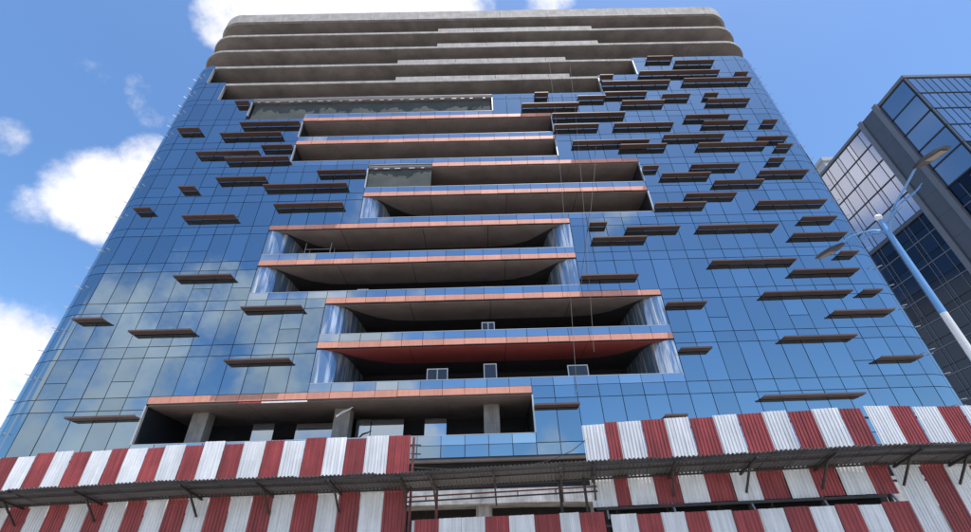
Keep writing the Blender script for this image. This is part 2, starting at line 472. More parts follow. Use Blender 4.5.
# recess behind each open storey
CP = [(0,0),(.45,.015),(.8,.10),(1.12,.28),(1.42,.62),(1.64,1.05),(1.80,1.6),(1.92,2.3),(1.99,3.2),(2.05,4.2),(2.1,5.4)]
for k, (xa, xb) in OPEN.items():
    z0, z1 = L[k]+.0, L[k+1]-.585
    if k <= 9:
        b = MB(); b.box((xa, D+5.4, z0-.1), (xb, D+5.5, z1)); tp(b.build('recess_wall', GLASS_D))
    for side, X in ((0, xa), (1, xb)):
        s = 1 if side == 0 else -1
        if (k, side) in CURVED:
            for i0, i1 in ((0, 4), (4, 7), (7, 10)):
                pts = []
                for i in range(i0, i1):
                    for u in (0, .5):
                        pts.append((X+s*(CP[i][0]*(1-u)+CP[i+1][0]*u), D+.01+CP[i][1]*(1-u)+CP[i+1][1]*u))
                pts.append((X+s*CP[i1][0], D+.01+CP[i1][1]))
                # smooth the polyline a little and leave a joint
                q = pts[:]
                for it in range(2):
                    q = [q[0]]+[((q[i-1][0]+2*q[i][0]+q[i+1][0])/4, (q[i-1][1]+2*q[i][1]+q[i+1][1])/4) for i in range(1, len(q)-1)]+[q[-1]]
                d = Vector((q[0][0]-q[1][0], q[0][1]-q[1][1])).normalized()*-.03
                q[0] = (q[0][0]+d.x, q[0][1]+d.y)
                if side == 1: q = q[::-1]
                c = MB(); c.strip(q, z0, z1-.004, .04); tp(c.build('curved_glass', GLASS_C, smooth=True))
        elif k <= 9:
            c = MB(); c.box((X-s*.10 if s > 0 else X, D+.18, z0), (X if s > 0 else X+.10, D+5.4, z1)); tp(c.build('end_wall', FRAME))
            c = MB(); c.box((X-.05, D-.03, z0+.62), (X+.05, D+.18, z1)); tp(c.build('end_trim', TRIM))
        elif side == 1:
            c = MB(); c.box((X-.06, D-.03, z0), (X+.06, D+.3, z1)); tp(c.build('end_trim', TRIM))
        else:
            c = MB(); c.box((X-.03, D-.02, z0), (X+.03, D+.3, z1)); tp(c.build('end_trim', TRIM))

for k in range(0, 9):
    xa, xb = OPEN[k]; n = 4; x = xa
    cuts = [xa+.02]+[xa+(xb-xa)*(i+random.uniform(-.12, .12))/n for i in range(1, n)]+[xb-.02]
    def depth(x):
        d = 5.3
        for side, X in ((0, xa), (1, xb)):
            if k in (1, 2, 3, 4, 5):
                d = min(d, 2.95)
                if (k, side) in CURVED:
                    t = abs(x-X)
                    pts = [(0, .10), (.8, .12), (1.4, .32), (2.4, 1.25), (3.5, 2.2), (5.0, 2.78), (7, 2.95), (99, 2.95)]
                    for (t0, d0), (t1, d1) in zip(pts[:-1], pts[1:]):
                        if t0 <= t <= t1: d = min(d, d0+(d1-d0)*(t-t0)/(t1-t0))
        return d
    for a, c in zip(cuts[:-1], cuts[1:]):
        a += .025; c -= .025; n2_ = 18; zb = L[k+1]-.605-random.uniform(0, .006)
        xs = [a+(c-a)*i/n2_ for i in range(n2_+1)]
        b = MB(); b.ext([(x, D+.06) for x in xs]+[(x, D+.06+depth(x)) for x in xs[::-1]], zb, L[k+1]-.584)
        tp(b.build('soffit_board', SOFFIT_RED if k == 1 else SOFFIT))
# balconies: kerb + salmon fascia panels under, glass balustrade panes above
def balcony(k, fx, rx, fascia=True):
    """k: slab index L[k]; fx = fascia span, rx = balustrade span"""
    root = MB()
    a0, a1 = min(fx[0], rx[0] if rx else fx[0]), max(fx[1], rx[1] if rx else fx[1])
    root.box((a0+.01, D+.055, L[k]-.11), (a1-.01, D+.5, L[k]-.02))
    bal = tp(root.build('balcony', SOFFIT))
    n = max(1, round((fx[1]-fx[0])/MOD)) if fascia else 0
    for i in range(n):
        xa, xb = fx[0]+(fx[1]-fx[0])*i/n, fx[0]+(fx[1]-fx[0])*(i+1)/n
        c = MB(); dz = random.uniform(-.012, .012); dy = random.uniform(-.008, .008)
        c.box((xa+.016, D-.03+dy, L[k]-.47+dz), (xb-.016, D+.05, L[k]-.02))
        o = c.build('fascia_panel', FASCIA); o.parent = bal
    if rx:
        n = max(1, round((rx[1]-rx[0])/MOD))
        for i in range(n):
            xa, xb = rx[0]+(rx[1]-rx[0])*i/n, rx[0]+(rx[1]-rx[0])*(i+1)/n
            c = MB(); c.box((-(xb-xa)/2+.018, 0, -.29), ((xb-xa)/2-.018, .025, .29))
            o = c.build('balustrade_pane', GLASS_B); o.parent = bal
            o.location = ((xa+xb)/2, D, L[k]+.30); o.rotation_euler = (R(pr.gauss(.3, 1.2)), 0, R(pr.gauss(0, .8)))
        c = MB(); c.box((rx[0], D-.01, L[k]+.60), (rx[1], D+.06, L[k]+.635)); o = c.build('top_rail', TRIM); o.parent = bal
        c = MB(); c.box((rx[0], D+.04, L[k]+.0), (rx[1], D+.06, L[k]+.59)); o = c.build('rail_backing', FRAME); o.parent = bal
    return bal
for k in range(0, 10):
    fx = OPEN[k]; rx = OPEN.get(k+1) if k+1 <= 8 else ((gx(3), gx(16)) if k == 8 else None)
    if k == 6: fx = (gx(12), gx(25))
    balcony(k+1, fx, rx, fascia=(k != 9))
balcony(0, (gx(0), gx(17)), (gx(0), gx(17)), fascia=False)

# sunshade fins ----------------------------------------------------
# (region origin x, y, scale, [(left, right, y) of the line where the fin meets the glass])
FINS = [
 (590, 40, 4.835, [(258,385,103),(395,585,122),(228,612,172),(692,757,178),(45,105,193),(45,375,222),(435,770,208),(70,265,275),(340,475,285),(145,345,317),
                   (540,612,280),(545,765,308),(450,668,385),(525,760,415),(105,400,425),(815,900,410),(345,648,480),(150,375,528),(800,955,490),(525,830,520)]),
 (480, 90, 4.835, [(257,322,37),(195,468,88),(465,602,52),(345,695,135),(350,570,190),(443,815,267),(787,862,390)]),
 (650, 120, 4.835, [(597,685,140),(560,650,207),(195,432,237),(525,770,267),(45,295,280),(303,555,314),(172,425,377),(22,275,423),(512,860,412),(720,915,490),(240,588,530)]),
 (570, 190, 4.835, [(275,535,200),(92,180,180),(105,375,250),(60,340,432),(680,1062,360)]),
 (720, 200, 4.835, [(340,625,182),(570,685,270),(340,645,357),(195,610,463),(670,805,455)]),
 (740, 290, 4.835, [(430,770,118),(190,540,242),(650,912,340),(112,585,523)]),
 (560, 280, 4.835, [(515,722,128),(580,705,347)]),
 (0, 0, 1.0, [(536,582,407.5),(658,686,418.5)]),
 (120, 100, 4.835, [(300,380,160),(598,880,130),(505,797,182),(700,845,242),(390,690,272),(525,830,300),(485,722,397),(305,395,442),(710,1108,430)]),
 (0, 0, 1.0, [(237,252.5,106),(318.5,367,175),(276,345,208.3),(138,158,212.8),(186.5,240,220),(177,237,279.8),(243,306,311),(226.5,294,363.5),(132,199,334.5),(75.5,105.5,323),(67,141,420.5)]),
]
fin_rnd = random.Random(2)
for ox, oy, s_, rows in FINS:
    for a, b_, y in rows:
        yl, yr = oy+y/s_, oy+y/s_
        # the wall line tilts slightly with the camera's roll
        p = at_y(ox+a/s_, yl+.026*(b_-a)/s_/2, D); q = at_y(ox+b_/s_, yr-.026*(b_-a)/s_/2, D)
        z = (p.z+q.z)/2; x0, x1 = p.x, q.x
        x0 = gx(round((x0-GX)/MOD*2)/2)+.02; x1 = min(gx(round((x1-GX)/MOD*2)/2), XR)-.02
        if x1-x0 < .7: x1 = x0+.7
        pj, gap = .62, .06
        c = MB()
        # blade standing off the glass, with an upturned outer lip
        sec = [(D-gap, z), (D-pj, z+.012), (D-pj, z+.13), (D-pj+.03, z+.13), (D-pj+.05, z+.065), (D-gap, z+.075)]
        n = len(sec)
        V = [(x, yy, zz) for x in (x0, x1) for yy, zz in sec]
        F = [tuple(range(n)), tuple(range(n, 2*n))[::-1]]+[(i, n+i, n+(i+1) % n, (i+1) % n) for i in range(n)]
        c.add(V, F)
        o = tp(c.build('sunshade', FIN))
        nb = max(2, round((x1-x0)/MOD)+1)
        for i in range(nb):
            xb_ = x0+.08+(x1-x0-.16)*i/(nb-1)
            c = MB(); c.box((xb_-.03, D-gap+.001, z+.01), (xb_+.03, D-.002, z+.06)); st = c.build('fixing_bracket', STEEL); st.parent = o

# small brackets standing off the rounded corners
for side in (1, 2):
    for k in range(0, 12):
        for t, dz in ((.5, .42), (1, .42), (2, .1), (2, .6)):
            zz = L[k]+(L[k+1]-L[k])*dz
            a = arc_pt(side, t, RHO-.02); e = arc_pt(side, t, RHO+.28)
            c = MB(); c.bar((a[0], a[1], zz), (e[0], e[1], zz), .05); tp(c.build('anchor_bracket', TRIM))

# first-floor recess: columns, loose panels
for px, top in ((200, 0), (342, 0), (492, 0)):
    x = at_y(px, 428, D+2.2).x
    c = MB(); c.box((x-.55, D+1.8, L[0]-.2), (x+.55, D+2.7, L[1]-.585)); tp(c.build('column', CONC_L))
for px0, px1, pt in ((354, 371, 420), (372, 404, 420), (425, 446.5, 419)):
    p = at_y(px0, pt, D+3.2); q = at_y(px1, pt, D+3.2)
    c = MB(); c.box((p.x, D+3.2, L[0]), (q.x, D+3.26, p.z)); tp(c.build('recess_window', GLASS_B))
for px0, px1, pt in ((254, 275, 424), (297, 337, 424)):
    p = at_y(px0, pt, D+3.4); q = at_y(px1, pt, D+3.4)
    c = MB(); c.box((p.x, D+3.4, L[0]), (q.x, D+3.46, p.z)); tp(c.build('recess_window', GLASS_B))
c = MB(); c.box((gx(0), D+.3, L[0]-.3), (gx(17), D+9, L[0]-.12)); tp(c.build('recess_floor', CONC))
# right-hand edge of that recess and ground floors behind the hoarding
c = MB(); c.box((XL-2, D+.1, 7.45), (XR+2, D+9, 7.6)); tp(c.build('podium_soffit', SOFFIT))
c = MB()
pts = [(x, 5.05+(.0 if x < 3 else -.02*(x-3)**1.2)) for x in [XL-2+i*1.5 for i in range(43)]]
for (xa, za), (xb, zb) in zip(pts[:-1], pts[1:]):
    V = [(xa,D,za),(xb,D,zb),(xb,D+8.5,zb),(xa,D+8.5,za),(xa,D,5.82),(xb,D,5.82),(xb,D+8.5,5.82),(xa,D+8.5,5.82)]
    c.add(V, [(3,2,1,0),(4,5,6,7),(0,1,5,4),(2,3,7,6)])
tp(c.build('podium_beam', mat('podium_concrete', (.34, .34, .335), .85, var=.5, vscale=.8, bump=.3, bscale=9, streak=.2)))
for i in range(9):
    x = XL+2+i*7.0
    b = MB(); b.tube([(x, D+1.2, 0), (x, D+1.2, 5.06)], .5, 16); tp(b.build('round_column', CONC_L, smooth=True))
    b = MB(); b.tube([(x, D+2.2, 5.8), (x, D+2.2, 7.46)], .45, 16); tp(b.build('round_column', CONC, smooth=True))

c = MB(); c.box((XL-2, D+2.6, 0), (XR+2, D+2.8, 7.44)); tp(c.build('podium_blackout', O_BLACK))  # black wall added to keep the openings round the beam dark
c = MB(); c.box((XL-1, D+.5, 5.9), (XR+1, D+.53, 7.5)); tp(c.build('shade_cloth', O_BLACK))
# safety nets closing two unfinished bays
def net(name, xa, xb, z0, z1, y):
    nx, nz = max(4, int((xb-xa)/1.0)), 4
    V, F = [], []
    for i in range(nx+1):
        for j in range(nz+1):
            u, v = i/nx, j/nz
            V.append((xa+(xb-xa)*u, y+.10*math.sin(u*nx*1.9+j)*math.sin(math.pi*v)+random.uniform(-.03, .03), z0+(z1-z0)*v-.06*math.sin(math.pi*u*nx/3)**2*(v > .9)))
    for i in range(nx):
        for j in range(nz):
            F.append((i*(nz+1)+j, (i+1)*(nz+1)+j, (i+1)*(nz+1)+j+1, i*(nz+1)+j+1))
    return tp(link(name, V, F, NET, smooth=True))
net('safety_net', gx(8)+.1, gx(12)-.05, L[6]+.05, L[7]-.75, D+.12)
net('safety_net', gx(-1)+.2, gx(16)-.1, L[9]+.05, L[10]-.75, D+.25)
# rough edge and pipe rails over the nets
for xa, xb, z in ((gx(8), gx(12), L[7]), (gx(-1), gx(16), L[10])):
    c = MB(); c.box((xa+.05, D-.01, z-.6), (xb-.05, D+.12, z-.28)); tp(c.build('slab_rim', CONC))
    c = MB(); c.tube([(xa, D-.08, z-.2), ((xa+xb)/2, D-.1, z-.14), (xb, D-.08, z-.2)], .035, 6); tp(c.build('guard_rail', TRIM))
    for i in range(int((xb-xa)/1.1)):
        x = xa+.5+i*1.1+random.uniform(-.2, .2)
        c = MB(); c.box((x, D-.06, z-.74), (x+random.uniform(.25, .6), D-.015, z-.64)); tp(c.build('edge_clip', TRIM))

for px0, px1, mt in ((239, 261.5, RED), (262, 307.5, WHITE)):
    p = at_y(px0, 400.5, D-.05); q = at_y(px1, 399.3, D-.05)
    c = MB(); c.box((p.x, D-.075, L[1]-.66), (q.x, D-.035, L[1]-.56)); tp(c.build('edge_strip', mt))
c = MB(); p = at_y(336, 417, D+.2); q = at_y(353, 407, D+.2)
c.tube([p, p.lerp(q, .35)+Vector((0, .1, .12)), p.lerp(q, .7)+Vector((0, .05, .02)), q], [.05, .08, .06, .02], 6)
tp(c.build('loose_film', PVC, smooth=True))
# ------------------------------------------------------------------ things standing on the balconies
def frame_thing(px0, px1, ptop, k, y, label, panes_=2):
    p = at_y(px0, ptop, y); q = at_y(px1, ptop, y)
    z0 = L[k]-.1; z1 = p.z; x0, x1 = p.x, q.x; cx = (x0+x1)/2
    root = empty('window_frame', (cx, y, z0), label=label, cat='window frame')
    w = x1-x0; h = z1-z0; t = .07
    for name, a, b_ in (('jamb', (-w/2, -.04, 0), (-w/2+t, .04, h)), ('jamb', (w/2-t, -.04, 0), (w/2, .04, h)), ('head', (-w/2+t, -.038, h-t), (w/2-t, .038, h)), ('sill', (-w/2+t, -.038, 0), (w/2-t, .038, t))):
        c = MB(); c.box(a, b_); o = c.build(name, PVC, root)
    if panes_ == 2:
        c = MB(); c.box((-t/2, -.036, t), (t/2, .036, h-t)); c.build('mullion', PVC, root)
    c = MB(); c.box((-w/2+t, -.006, t), (w/2-t, .006, h-t)); c.build('pane', GLASS_D, root)
frame_thing(427, 448, 369, 1, D+.75, 'white two-light window frame standing on the balcony under the maroon soffit')
frame_thing(483.5, 496.5, 364, 1, D+.9, 'narrow white upright frame on the balcony under the maroon soffit', 1)
frame_thing(567, 587.5, 365.3, 1, D+.75, 'wide dark window frame behind the hanging ropes under the maroon soffit', 1)
frame_thing(481.5, 494.5, 322.5, 2, D+.75, 'white window frame leaning behind the balustrade above the maroon soffit')
frame_thing(481, 493, 287, 3, D+.6, 'small white two-light frame on the balcony two storeys over the maroon soffit')
frame_thing(357.5, 368.5, 289.5, 3, D+.6, 'small pale crate-like frame beside the curved glass of the wide balcony')
# pipe scaffold tower on the balcony behind the curved glass
sx = at_y(320, 250, D+2).x
sf = empty('scaffold_tower', (sx, D+2.0, L[4]-.1), label='pipe scaffold tower inside the balcony beside the curved glass', cat='scaffold')
for x in (-1.1, 1.1):
    for y in (-.45, .45):
        c = MB(); c.tube([(x, y, 0), (x, y, 3.0)], .035, 6); c.build('standard', TRIM, sf)
for z in (.5, 1.1, 1.7, 2.3):
    for y in (-.45, .45):
        c = MB(); c.tube([(-1.15, y, z), (1.15, y, z)], .03, 6); c.build('ledger', TRIM, sf)

# ropes
for pa, pb, ya, yb, lab in (((549, 58), (577, 392), D-.25, D-.35, 'longest rope, hanging from the bare top floors to below the maroon soffit'),
                        ((570, 66), (594, 352), D-.30, D-.30, 'pale rope ending beside the wide dark window frame'),
                        ((596, 146), (580, 292), D-.2, D-.45, 'short slanting rope tied to the upper balconies')):
    p = at_y(pa[0], pa[1], ya); q = at_y(pb[0], pb[1], yb)
    mid = (p+q)/2+Vector((.15, -.1, 0))
    c = MB(); c.tube([p, p.lerp(mid, .5)+Vector((.06, 0, 0)), mid, q.lerp(mid, .5)+Vector((.06, 0, 0)), q], .013, 5)
    tag(c.build('rope', ROPE), lab, 'rope')

# ------------------------------------------------------------------ site hoarding
WA = [(-24.0, 18.75), (-18.4, 18.2), (-10.3, 17.1), (-2.6, 16.95)]    # left wall, plan points
WM = [(-2.6, 16.95), (3.5, 16.05)]
WC = [(3.5, 16.05), (12.0, 15.0)]
WE = [(12.0, 15.0), (22.0, 15.7)]
LINE = WA+WC[:1]+WE
TOPZ, CANZ = 5.8, 4.06
def on_line(line, px, py):
    """plan point where the pixel's vertical plane meets the wall line"""
    d = ray(px, py); s_ = d.x/d.y
    for (xa, ya), (xb, yb) in zip(line[:-1], line[1:]):
        den = (xb-xa)-s_*(yb-ya)
        t = (s_*ya-xa)/den
        if -1e-6 <= t <= 1+1e-6: return Vector((xa+(xb-xa)*t, ya+(yb-ya)*t))
    (xa, ya), (xb, yb) = (line[0], line[1]) if s_ < line[0][0]/line[0][1] else (line[-2], line[-1])
    t = (s_*ya-xa)/((xb-xa)-s_*(yb-ya)); return Vector((xa+(xb-xa)*t, ya+(yb-ya)*t))
def corrugated(name, p, q, z0, z1, material, parent, off=0.0, ribs=None, jag=.0):
    """trapezoid-ribbed sheet between two plan points, ribs vertical"""
    p, q = Vector(p), Vector(q); w = (q-p).length; d = (q-p)/w; nrm = Vector((d.y, -d.x))   # towards the street
    ribs = ribs or max(3, round(w/.115)); prof = [(0,0),(.28,0),(.42,1),(.72,1),(.86,0)]
    us = [((i+a)/ribs, h) for i in range(ribs) for a, h in prof]+[(1.0, 0)]
    V, F = [], []
    tilt = random.uniform(-.01, .01)
    rows = [(z0, 0)]+[(z0+(z1-z0)*e, e) for e in (.33, .66)]+[(z1, 1)]
    ph, am = random.uniform(0, 6), random.uniform(.0, .016)
    for z, e in rows:
        for u, h in us:
            o = off+.026*h+e*tilt+am*math.sin(ph+3.1*u+4.2*e)
            V.append((p.x+d.x*w*u+nrm.x*o, p.y+d.y*w*u+nrm.y*o, z+(random.uniform(-jag, jag) if jag and e in (0, 1) else 0)))
    n = len(us); nv = 4*n
    for r_ in range(3):
        for i in range(n-1): F.append((r_*n+i, r_*n+i+1, r_*n+n+i+1, r_*n+n+i))
    # back skin so that the sheet has thickness
    V2 = [(x-nrm.x*.006, y-nrm.y*.006, z) for x, y, z in V]
    F2 = [tuple(i+nv for i in f)[::-1] for f in F]
    E2 = [(i, nv+i, nv+i+1, i+1) for i in range(n-1)]+[(3*n+i, 3*n+i+1, nv+3*n+i+1, nv+3*n+i) for i in range(n-1)]
    for r_ in range(3): E2 += [(r_*n, r_*n+n, nv+r_*n+n, nv+r_*n), (r_*n+n-1, nv+r_*n+n-1, nv+r_*n+2*n-1, r_*n+2*n-1)]
    return link(name, V+V2, F+F2+E2, material, parent)
hl = empty('site_hoarding', (0, 0, 0), label='tall red and white striped metal hoarding, long run ending at the open scaffold bay', cat='hoarding')
bx = [-40,-20,2,20,37,56,74,93,112,129,148,166,186,205,225,245,266,285,306,327,347,367,389,411]
cols = [WHITE, RED]
for i in range(len(bx)-1):
    c0 = RED if i % 2 == 0 else WHITE
    yy = 457-21*bx[i]/411
    p, q = on_line(WA, bx[i], yy), on_line(WA, bx[i+1], yy-1)
    corrugated('corrugated_sheet', p, q, CANZ-.1, TOPZ+random.uniform(-.06, .06), c0, hl, off=.035*(i % 2)+random.uniform(0, .01), jag=.004)
    corrugated('corrugated_sheet', p, q, .05, CANZ-.02+random.uniform(-.05, .05), c0, hl, off=.035*((i+1) % 2)+random.uniform(-.012, .004)-.05, jag=.004)
hr = empty('site_hoarding', (0, 0, 0), label='striped metal hoarding above the long dark slot, bending round the corner by the lamp', cat='hoarding')
bx = [581.4,604,616.6,640.6,663.7,688,712,736,761,785.7,810,837,858.6,863,888,911,936,960,984,1010]
LCE = WC+WE[1:]
for i in range(len(bx)-1):
    if i == 12: continue      # sheet missing: narrow gap
    ci = i if i < 12 else i-1
    c0 = WHITE if ci % 2 == 0 else RED
    py = 424-15*(bx[i]-585)/215 if bx[i] < 800 else 408
    p, q = on_line(LCE, bx[i], py), on_line(LCE, bx[i+1], py)
    corrugated('corrugated_sheet', p, q, CANZ-.1, TOPZ+random.uniform(-.05, .05), c0, hr, off=.035*(i % 2)+random.uniform(0, .01), jag=.004)
    low = 3.24 if bx[i] < 860 else .05
    corrugated('corrugated_sheet', p, q, low+random.uniform(-.02, .02), CANZ-.02+random.uniform(-.05, .04), c0, hr, off=.035*((i+1) % 2)-.05, jag=.004)
b = MB()
for (xa, ya), (xb, yb) in ((WC[0], WC[1]),): b.bar((xa, ya+.02, 3.18), (xb, yb+.02, 3.18), .08)
b.build('slot_rail', STEEL, hr)
b = MB(); b.bar((WC[0][0], WC[0][1]+.45, 3.05), (WC[1][0]+.3, WC[1][1]+.45, 3.05), .04, 1.6); b.build('slot_blackout', O_BLACK, hr)  # added black sheet standing in for the darkness inside the slot
b = MB()
for z in (1.2, 2.4, 3.55, 5.5):
    for (xa, ya), (xb, yb) in zip(WA[:-1], WA[1:]): b.bar((xa, ya+.12, z), (xb, yb+.12, z), .06)
b.build('back_rail', STEEL, hl)
b = MB()
for z in (3.6, 5.5):
    for (xa, ya), (xb, yb) in zip(LCE[:-1], LCE[1:]): b.bar((xa, ya+.12, z), (xb, yb+.12, z), .06)
b.build('back_rail', STEEL, hr)
# low fence filling the scaffold bay and running under the slot
lf = empty('low_fence', (0, 0, 0), label='low row of red and white sheets below the scaffold bay and dark slot', cat='fence')
WL = [(-2.7, 16.75), (3.4, 15.85), (12.2, 14.72)]
lb = [412,415,439,462,485,509,534,559.5,579,604,610,636,660,684,706,731,757,783,808,834,857,881,909]
lc = 'WRWWRWRWRGWRWRWRWRWRWR'
for i, ch in enumerate(lc):
    if ch == 'G': continue
    py = 519-17*(lb[i]-412)/497
    p, q = on_line(WL, lb[i], py), on_line(WL, lb[i+1], py)
    corrugated('corrugated_sheet', p, q, .05, (3.10 if lb[i] < 600 else 2.97)+random.uniform(-.03, .03), RED if ch == 'R' else WHITE, lf, off=.03*(i % 2), jag=.005)
b = MB()
for (xa, ya), (xb, yb) in zip(WL[:-1], WL[1:]): b.bar((xa, ya+.10, 2.7), (xb, yb+.10, 2.7), .06)
b.build('back_rail', STEEL, lf)
for px in (606, 673, 752, 826, 898):
    p = on_line(LCE, px, 505)
    b = MB(); b.bar((p.x, p.y+.16, 0), (p.x, p.y+.16, 3.5), .09); b.build('post', STEEL, lf)
    b = MB(); b.bar((p.x, p.y-.12, 2.9), (p.x+.03, p.y+.1, 3.3), .05); b.build('clamp', TRIM, lf)

# canopy over the pavement
cy = empty('protective_canopy', (0, 0, 0), label='dark corrugated sheet canopy on struts jutting from the striped hoarding', cat='canopy')
line = [Vector(p) for p in (WA+WM[1:]+WE)]
OUT = 1.4; RISE = .26
nr = []
for i, p in enumerate(line):
    d = (line[min(i+1, len(line)-1)]-line[max(i-1, 0)]).normalized(); nr.append(Vector((d.y, -d.x)))
def canopy_pt(seg, t):
    p = line[seg].lerp(line[seg+1], t); n = nr[seg].lerp(nr[seg+1], t).normalized(); return p, n
for s_ in range(len(line)-1):
    ln = (line[s_+1]-line[s_]).length; ns = max(1, round(ln/.9))
    for i in range(ns):
        V = []; rib = 7; prof = [(0,0),(.25,0),(.5,1),(.75,1)]
        us = [((k+a)/rib, h) for k in range(rib) for a, h in prof]+[(1, 0)]
        zo = random.uniform(-.018, .018); oo = random.uniform(-.05, .05)
        for e in (0, 1):
            for u, h in us:
                p, n = canopy_pt(s_, (i+u*1.04)/ns if (i+u*1.04)/ns <= 1 else 1)
                r_ = .03 if e == 0 else OUT+oo
                V.append((p.x+n.x*r_, p.y+n.y*r_, CANZ+(.0 if e == 0 else RISE+zo)+.035*h+.006*(i % 2)))
        n_ = len(us); F = [(k, k+1, n_+k+1, n_+k) for k in range(n_-1)]
        V2 = [(x, y, z+.006) for x, y, z in V]; F2 = [tuple(k+2*n_ for k in f)[::-1] for f in F]
        E2 = [(n_+k, n_+k+1, 3*n_+k+1, 3*n_+k) for k in range(n_-1)]+[(0, n_, 3*n_, 2*n_), (n_-1, 3*n_-1, 4*n_-1, 2*n_-1)]
        link('roof_sheet', V+V2, [f[::-1] for f in F+F2+E2], GALV, cy)
for r_, dz in ((.12, -.05), (.85, -.05), (OUT-.12, -.05)):
    for s_ in range(len(line)-1):
        a, na = canopy_pt(s_, 0); c, nc = canopy_pt(s_, 1)
        b = MB(); z = CANZ+RISE*r_/OUT+dz
        b.bar((a.x+na.x*r_, a.y+na.y*r_, z), (c.x+nc.x*r_, c.y+nc.y*r_, z), .05); b.build('purlin', STEEL, cy)
for px in (-20, 33, 108, 205, 275, 342, 408, 437, 496, 562, 594, 672, 745, 822, 905, 962):
    p = on_line([tuple(v) for v in line], px, 490)
    best = min(range(len(line)), key=lambda i: (line[i]-p).length); n = nr[best]
    b = MB(); b.bar((p.x, p.y, CANZ-.10), (p.x+n.x*(OUT-.05), p.y+n.y*(OUT-.05), CANZ+RISE-.11), .06); b.build('rafter', STEEL, cy)
    b = MB(); b.bar((p.x+n.x*.04, p.y+n.y*.04, CANZ-.62), (p.x+n.x*.75, p.y+n.y*.75, CANZ+RISE*.5-.12), .05); b.build('strut', STEEL, cy)

# scaffold frame in the open bay
sb = empty('scaffold_bay', (0, 0, 0), label='open steel pipe frame in the gap between the striped hoardings', cat='scaffold')
def wm(px, py=490):
    return on_line(WM, px, py)
for px, mt, top in ((411, STEEL_RED, 5.75), (437, STEEL_RED, 4.3), (560, STEEL, 4.3), (585, STEEL, 4.6)):
    p = wm(px); b = MB(); b.tube([(p.x, p.y, 0), (p.x, p.y, top)], .045, 8); b.build('standard', mt, sb)
p, q = Vector(WM[0]), Vector(WM[1])
for z in (3.80, 3.66):
    b = MB(); b.tube([(p.x-.1, p.y-.06, z), (q.x+.1, q.y-.06, z+.02)], .025, 6); b.build('ledger', STEEL_RED if z > 3.7 else STEEL, sb)
for u in (.1, .35, .6, .8):
    r_ = p.lerp(q, u); b = MB(); b.bar((r_.x, r_.y-.06, 3.64), (r_.x, r_.y-.06, 3.82), .035); b.build('tie', STEEL, sb)
for z in (5.2, 5.5):
    b = MB(); b.bar((p.x, p.y, z), (p.x+.35, p.y-.1, z-.05), .04); b.build('outrigger', STEEL, sb)
# sagging cable across the bay
c = MB(); pa = Vector((q.x, q.y, 5.3)); pb = Vector((p.x, p.y, 4.75)); pts = []
for i in range(13):
    u = i/12; v = pa.lerp(pb, u); v.z -= 1.0*math.sin(math.pi*u**.7)*.55; pts.append(v)
c.tube(pts, .014, 5); tag(c.build('cable', STEEL), 'thin dark cable sagging across the open scaffold bay', 'cable')

# ------------------------------------------------------------------ office building on the right
OX, OY, OT, FH = 69.7, 43.3, 66.7, 3.8
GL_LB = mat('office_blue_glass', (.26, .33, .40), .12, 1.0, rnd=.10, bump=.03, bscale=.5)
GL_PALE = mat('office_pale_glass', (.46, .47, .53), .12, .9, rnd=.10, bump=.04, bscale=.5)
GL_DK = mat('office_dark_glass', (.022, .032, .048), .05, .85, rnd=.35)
O_GREY = mat('office_grey_cladding', (.12, .14, .175), .55, var=.08, vscale=.5)
O_GREY2 = mat('office_slate_panel', (.055, .07, .095), .45, var=.08, vscale=.5)
O_MUL = mat('office_mullion', (.11, .125, .15), .45, .3)
O_DARK = mat('office_joint', (.02, .024, .03), .5)
off = empty('office_building', (OX, OY, 0), label='dark glass office block with grey pilaster and pale upper panes behind the lamp', cat='building')
def op(o): o.parent = off; o.matrix_parent_inverse = Matrix.Translation((-OX, -OY, 0)); return o
LF, RF = 40.0, 34.0
b = MB(); b.box((OX+.12, OY+.12, 0), (OX+RF, OY+LF, OT-.4)); op(b.build('wall', O_DARK))
b = MB(); b.box((OX-.12, OY-.12, OT-.55), (OX+RF, OY+LF, OT)); op(b.build('roof_coping', O_GREY))
# pilaster: two pale frames and a recessed slate panel
for y0, y1, x0, mt, nm in ((48.8, 49.65, OX-.45, O_GREY, 'pilaster_frame'), (52.45, 53.3, OX-.45, O_GREY, 'pilaster_frame')):
    b = MB(); b.box((x0, y0, 0), (OX+.11, y1, OT+.25)); op(b.build(nm, mt))
for i in range(17):
    z1 = OT-i*FH
    b = MB(); b.box((OX-.22, 49.65, max(0, z1-FH)+.02), (OX+.1, 52.45, z1)); op(b.build('pilaster_panel', O_GREY2))
b = MB(); b.box((OX-.07, OY-.07, 0), (OX+.118, OY+.118, OT-.86)); op(b.build('corner_post', O_MUL))
near = [OY+.35, OY+2.1, OY+3.85, 48.8]
far = [53.3, 54.6, 56.9, 57.7, 60.0, 60.8, 63.1, 63.9, 66.5, 69.0]
front = [OX+.35+1.28*i for i in range(13)]
zc5, zc4 = OT-.9-5*FH, OT-.9-4*FH
for y in near[1:-1]+far[1:-1]:
    if y in far:
        b = MB(); b.box((OX-.05, y-.04, zc5+.16), (OX+.1, y+.04, OT-.9)); op(b.build('mullion', O_DARK))
    b = MB(); b.box((OX-.07, y-.045, 0), (OX+.1, y+.045, zc5-.6)); op(b.build('mullion', O_MUL))
for x in front[1:-1]:
    b = MB(); b.box((x-.03, OY-.04, zc4+.16), (x+.03, OY+.1, OT-.9)); op(b.build('mullion', O_DARK))
    b = MB(); b.box((x-.04, OY-.06, 0), (x+.04, OY+.1, zc4-.01)); op(b.build('mullion', O_MUL))
deep = MB()
